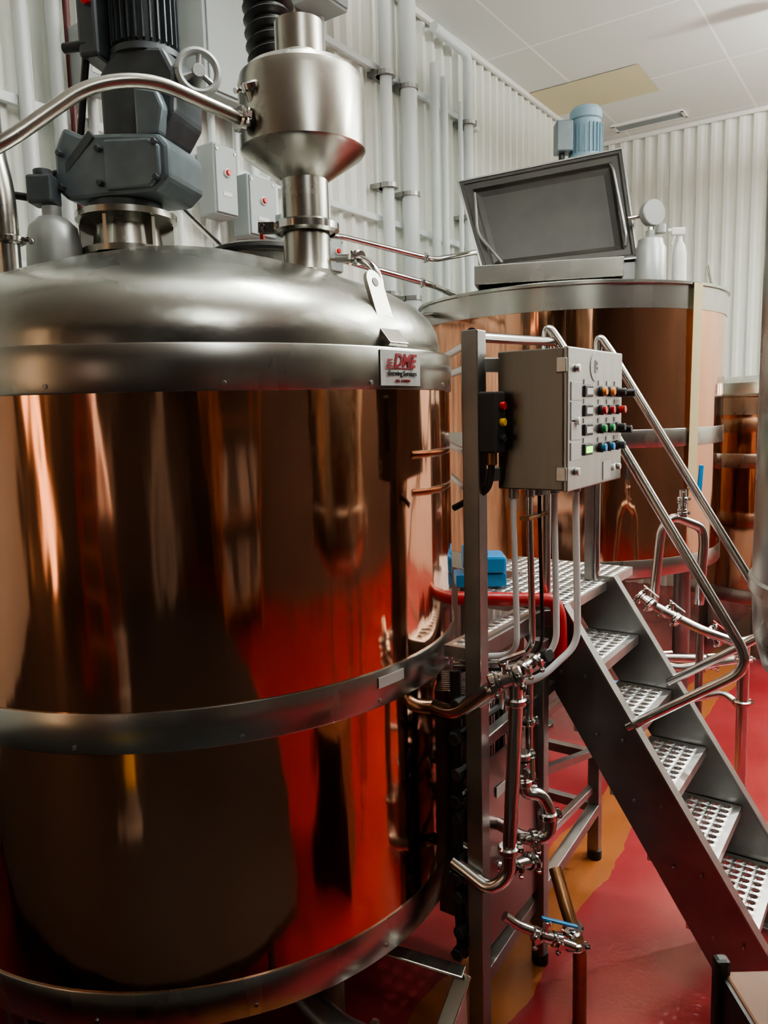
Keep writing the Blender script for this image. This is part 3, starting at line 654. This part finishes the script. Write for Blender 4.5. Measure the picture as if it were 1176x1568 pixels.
# ---------------------------------------------------------------- skid with pipework between
sk=G('pump_skid_frame',(.6,2.8,.12))
p3=V((.90,3.20,0))
for nm,q,zt_ in (('post_mid',V((.525,2.56,0)),1.33),('post_rear',V((.90,3.20,0)),.62),):
    beam(sk,nm,q+UP*.16,q+UP*zt_,.045,.045,DSTEEL,side=RB); cyl(sk,nm+'_foot',q+UP*.12,.03,.045,BLACK)
beam(sk,'rail_low',P1+RA*.03+UP*.36,p3+UP*.36,.045,.045,DSTEEL)
beam(sk,'rail_mid',P1+RA*.03+UP*1.12,V((.70,2.85,1.12)),.035,.035,DSTEEL)
beam(sk,'rail_upper',V((.53,2.56,.85)),V((.90,3.20,.62)),.03,.03,DSTEEL)
beam(sk,'cross_rail',p3+UP*.60,p3-RB*.45+UP*.60,.04,.04,DSTEEL); beam(sk,'cross_rail',p3+UP*.36,p3-RB*.45+UP*.36,.04,.04,DSTEEL)
pa=P1+RA*.05+UP*.42; pb=V((.515,2.545,.42))
mk(sk,'side_panel',[pa,pb,pb+UP*.62,pa+UP*.62,pa-RB*.01,pb-RB*.01,pb+UP*.62-RB*.01,pa+UP*.62-RB*.01],[(0,1,2,3),(4,5,6,7),(0,1,5,4),(1,2,6,5),(2,3,7,6),(3,0,4,7)],STAIN,False)
box(sk,'panel_tag',(pa+pb)/2+UP*.50-RA*.10+RB*.003,.06,.003,.035,LABEL,RA,RB,bevel=0)
g=[]
for i in range(16): g.append(boxgeo(V((.32,2.50,.80))-RB*.05+RA*(-.12+.018*i),.12,.010,.8,RB,RA))
mk(sk,'heat_exchanger_plates',*merge(g),DSTEEL,False)
g=[]
for z in (.45,.7,.95,1.15): g.append(cylgeo(P1-RB*.05+RA*-.03+UP*z,.012,.5,RA,8)); g.append(cylgeo(P1-RB*.05+RA*-.06+UP*z,.022,.03,RA,6))
mk(sk,'tie_bolts',*merge(g),BLACK)
tube(sk,'black_hose',[V((.205,2.26,1.33)),V((.205,2.24,1.1)),V((.20,2.23,.7)),V((.215,2.24,.4))],.018,BLACK,.05)
g=[]
for i,z in enumerate((.5,.62,.74,.88,1.02,1.14,1.24)): g.append(cylgeo(V((.195,2.20,z)),.02,.05,V((.7,.7,0)),8)); g.append(boxgeo((.225,2.24,z),.05,.02,.03))
mk(sk,'exchanger_ports',*merge(g),TBLK)
pg=G('sanitary_pipework',(.35,2.15,.8)); Y=2.12
tube(pg,'tank_outlet_pipe',[V((.12,2.32,1.20)),SV(.0895,-.4125,2.22),SV(.1413,-.3769,Y),SV(.152,-.369,Y)],.025,TUBE,.05,18)
valve(pg,SV(.159,-.3636,Y),(.9,-.1,.35),.021,(-.2,-.3,1),hl=.08)
tube(pg,'down_pipe',[SV(.164,-.357,Y),SV(.1722,-.362,Y),SV(.1722,-.40,Y),SV(.1672,-.5131,Y),SV(.1604,-.650,Y),SV(.135,-.67,Y),SV(.084,-.625,2.2)],.021,TUBE,.06,18)
clamp(pg,SV(.172,-.395,Y),UP,.021); clamp(pg,SV(.1604,-.61,Y),UP,.021)
Y2=2.2
tube(pg,'loop_pipe',[SV(.1808,-.50,Y2),SV(.1835,-.528,Y2),SV(.206,-.5286,Y2),SV(.2214,-.5578,Y2),SV(.2169,-.5935,Y2),SV(.1851,-.5954,Y2),SV(.149,-.5722,2.3)],.020,TUBE,.045,16)
clamp(pg,SV(.1815,-.51,Y2),UP,.02); clamp(pg,SV(.2155,-.56,Y2),UP,.02); clamp(pg,SV(.196,-.595,Y2),V((1,.2,0)),.02)
valve(pg,SV(.1808,-.49,Y2),UP,.018,(.3,-1,0),hl=.07)
tube(pg,'drain_pipe',[SV(.09,-.60,2.35),SV(.15,-.64,2.3),SV(.20,-.625,2.35)],.020,TUBE,.05,16); clamp(pg,SV(.165,-.635,2.31),RA,.02); clamp(pg,SV(.19,-.628,2.34),RA,.02)
tube(pg,'gauge_valve_stub',[SV(.165,-.36,Y),SV(.1944,-.339,2.2),SV(.2093,-.3313,2.25)],.015,TUBE,.03); cyl(pg,'gauge',SV(.2093,-.3313,2.24),.02,.025,TBLK,V((.6,-.8,.2)))
for b,e,y in ((.18,-.349,2.15),(.195,-.339,2.2)): clamp(pg,SV(b,e,y),(.6,.6,.3),.015)
for i,(b1,e1,b2,e2,y) in enumerate(((.12,-.44,.20,-.42,2.5),(.11,-.50,.16,-.48,2.45),(.125,-.545,.2,-.52,2.45),(.10,-.365,.17,-.345,2.42))):
    tube(pg,'cross_pipe_%d'%i,[SV(b1,e1,y),SV(b2,e2,y+.05)],.016,TUBE); clamp(pg,SV((b1+b2)/2,(e1+e2)/2,y+.02),(1,.2,.1),.016)
for i,(b,e1,e2,y,r) in enumerate(((.150,-.36,-.50,2.42,.014),(.1905,-.36,-.49,2.35,.013),(.132,-.35,-.43,2.36,.012))):
    tube(pg,'riser_%d'%i,[SV(b,e1,y),SV(b,e2,y),SV(b-.02,e2-.02,y)],r,TUBE,.03); clamp(pg,SV(b,(e1+e2)/2,y),UP,r)
bz=G('bronze_floor_pipe',(.6,2.4,.12))
tube(bz,'bronze_pipe',[SV(.2262,-.64,2.4),SV(.2448,-.7102,2.3),SV(.2618,-.7609,2.25),SV(.2617,-.8817,2.262)],.022,BRASS,.06)
tube(bz,'valve_pipe',[SV(.155,-.71,2.25),SV(.1711,-.7233,2.25),SV(.2545,-.7606,2.22)],.016,TUBE); valve(bz,SV(.215,-.744,2.235),(1,0,-.3),.016,(0,0,1),BLUE,'drain_valve',hl=.12)
clamp(bz,SV(.2545,-.76,2.235),(.0,.4,1),.022); clamp(bz,SV(.252,-.73,2.28),(.1,-.1,1),.022)

kb=G('kettle_outlet_pipe',(0,1.95,.4))
tube(kb,'outlet',[V((-.45,2.3,.42)),V((-.18,2.02,.34)),V((.02,1.93,.32)),V((.18,1.92,.27))],.045,DSTEEL,.06,20)
clamp(kb,(-.08,1.975,.33),(.2,-.09,-.02),.045); clamp(kb,(.02,1.93,.32),(.2,-.05,-.02),.045); valve(kb,V((.13,1.92,.285)),(1,0,-.2),.03,(.2,-.2,1),BLACK,'outlet_valve')
beam(kb,'bracket_a',V((-.02,2.14,.50)),V((.20,2.06,.48)),.05,.008,STEEL); beam(kb,'bracket_b',V((.20,2.06,.48)),V((.03,1.86,.20)),.05,.010,STEEL)
mk(kb,'gusset_plate',[V((.205,2.06,.49)),V((.21,2.07,.13)),V((.03,1.86,.13)),V((.03,1.86,.21))],[(0,1,2,3)],STAIN,False)

# ---------------------------------------------------------------- valve manifold at right
mf=G('valve_manifold',(1.7,4.2,.9))
tube(mf,'swan_neck',[SV(.3556,-.2649,4.1),SV(.364,-.1638,4.1),SV(.3791,-.1468,4.1),SV(.4182,-.1634,4.1),SV(.4213,-.1827,4.1),SV(.4168,-.2665,4.1)],.026,TUBE,.10,18)
tube(mf,'sample_stem',[SV(.3939,-.1558,4.1),SV(.3911,-.1126,4.1)],.02,TUBE); valve(mf,SV(.391,-.134,4.1),UP,.02,(-.3,-1,0))
beam(mf,'blue_handle',SV(.4127,-.1191,4.0),SV(.415,-.0807,4.0),.02,.02,BLUE)
tube(mf,'manifold_main',[SV(.3381,-.2555,4.0),SV(.3645,-.2715,3.95),SV(.4221,-.3026,3.85),SV(.471,-.322,3.8),SV(.5013,-.3137,3.8)],.024,TUBE,.05,18)
for b,e,c_ in ((.346,-.260,None),(.381,-.281,None),(.440,-.311,REDP)): valve(mf,SV(b,e,3.93),(.45,-.5,-.4),.024,(0,0,1),c_)
tube(mf,'riser_right',[SV(.479,-.322,3.6),SV(.4795,-.3907,3.6),SV(.4804,-.5218,3.6)],.028,TUBE,.05,18)
for e in (-.345,-.405): clamp(mf,SV(.479,e,3.6),UP,.028)
tube(mf,'cross_low',[SV(.3895,-.4021,3.8),SV(.4555,-.39,3.7),SV(.4831,-.4186,3.6)],.018,TUBE,.05)
tube(mf,'lower_run',[SV(.33,-.335,4.1),SV(.39,-.355,4.0),SV(.47,-.345,3.9)],.022,TUBE,.05)
for b,e in ((.36,-.345),(.43,-.35)): valve(mf,SV(b,e,4.02),(1,.1,0),.022,(0,-.5,1))
tube(mf,'stand_leg',[SV(.4195,-.302,3.9),V((.4195*3.9,3.9,.13))],.02,DSTEEL)
tube(mf,'stand_leg',[SV(.4804,-.5218,3.6),V((.4804*3.6,3.6,.13))],.028,DSTEEL)
tube(mf,'blue_hose',[V((.95,4.4,.9)),V((1.0,4.35,.6)),V((1.3,4.3,.5)),V((1.7,4.3,.5))],.02,BLUE,.15)
tube(mf,'suction_pipe',[V((.7,4.6,.6)),V((1.1,4.5,.58)),V((1.6,4.5,.60)),V((2.1,4.4,.60))],.03,TUBE,.1)

cb=G('wooden_equipment_case',(1.0,1.45,.12))
box(cb,'case_body',(1.01,1.47,.47),.50,.32,.68,WOOD,bevel=.006); 
for q in ((.755,1.31),(.755,1.63)): box(cb,'black_corner_edge',(q[0],q[1],.485),.035,.035,.72,BLACK,bevel=.01)
box(cb,'black_side_panel',(.756,1.47,.47),.008,.30,.67,BLACK,bevel=0)

# --- things behind / beside the photographer, seen reflected in the copper
dk=G('unseen_operator_platform',(-.8,-.5,.12))  # unseen platform, outline shaped to darken the kettle's reflection
prism(dk,'grating_deck',[(-2.55,1.60),(.05,1.60),(.60,1.05),(1.0,.6),(1.0,-3.0),(.4,-3.4),(-2.9,-3.5),(-4.7,-1.7)],V((0,0,.50)),V((1,0,0)),UP,V((0,1,0)),.04,DECK,0)
for x,y in ((-2.3,1.4),(0,1.4),(.9,-.9),(.3,-3.2),(-2.6,-3.2),(-3.9,-1.2)): box(dk,'deck_leg',(x,y,.30),.06,.06,.36,DECK)
dr=G('rinse_pipe_stand',(-1.0,.75,.52))
lathe(dr,'stand_pipe',[(0,.522),(.12,.522),(.12,.54),(.075,.55),(.075,1.05),(.09,1.06),(.09,1.09),(.075,1.10),(.075,1.30),(0,1.33)],(-1.0,.75,0),SILV,UP,32)
lathe(dr,'yellow_warning_wrap',[(.076,.72),(.078,.72),(.078,.92),(.076,.92)],(-1.0,.75,0),YELLOW,UP,24)
ld=G('red_step_ladder',(-1.9,-.9,.12))
for s in (-.22,.22):
    beam(ld,'rail_front',V((-1.9+s,-.6,.525)),V((-1.9+s*.7,-.9,2.8)),.03,.07,REDP); beam(ld,'rail_rear',V((-1.9+s,-1.5,.525)),V((-1.9+s*.7,-.95,2.8)),.03,.05,REDP)
for k in range(7): f=(k+1)/8.5; box(ld,'rung',(-1.9,-.6-.3*f,.525+2.28*f),.4,.09,.03,ORP)
cl=G('support_column',(-.45,-3.0,.12)); lathe(cl,'column',[(.12,.525),(.12,CEI)],(-.45,-3.0,0),SILV,UP,24)
rk=G('added_storage_rack',(2.0,-2.5,.12))  # unseen rack added as something for the copper to mirror
for x in (1.2,3.0):
    for y in (-2.2,-2.9): box(rk,'upright',(x,y,1.4),.06,.06,2.56,ORP)
for z in (.5,1.3,2.1): box(rk,'shelf',(2.1,-2.55,z),1.9,.75,.05,WOOD)
for z in (.53,1.33): 
    for x in (1.5,2.1,2.7): lathe(rk,'drum',[(0,z),(.22,z),(.22,z+.5),(0,z+.5)],(x,-2.55,0),SILV,UP,20)

w=bpy.data.worlds.new('World'); sc.world=w; w.use_nodes=True
w.node_tree.nodes['Background'].inputs[0].default_value=(.5,.5,.5,1); w.node_tree.nodes['Background'].inputs[1].default_value=.05
cam=bpy.data.cameras.new('camera'); co=bpy.data.objects.new('camera',cam); sc.collection.objects.link(co)
cam.sensor_fit='VERTICAL'; cam.sensor_height=24; cam.lens=24*1178/1568; cam.clip_start=.05
co.location=(0,0,EYE-ZO)
co.rotation_euler=(Matrix.Rotation(math.radians(82.5),3,'X')@Matrix.Rotation(math.radians(-1.49),3,'Z')).to_euler()
sc.camera=co
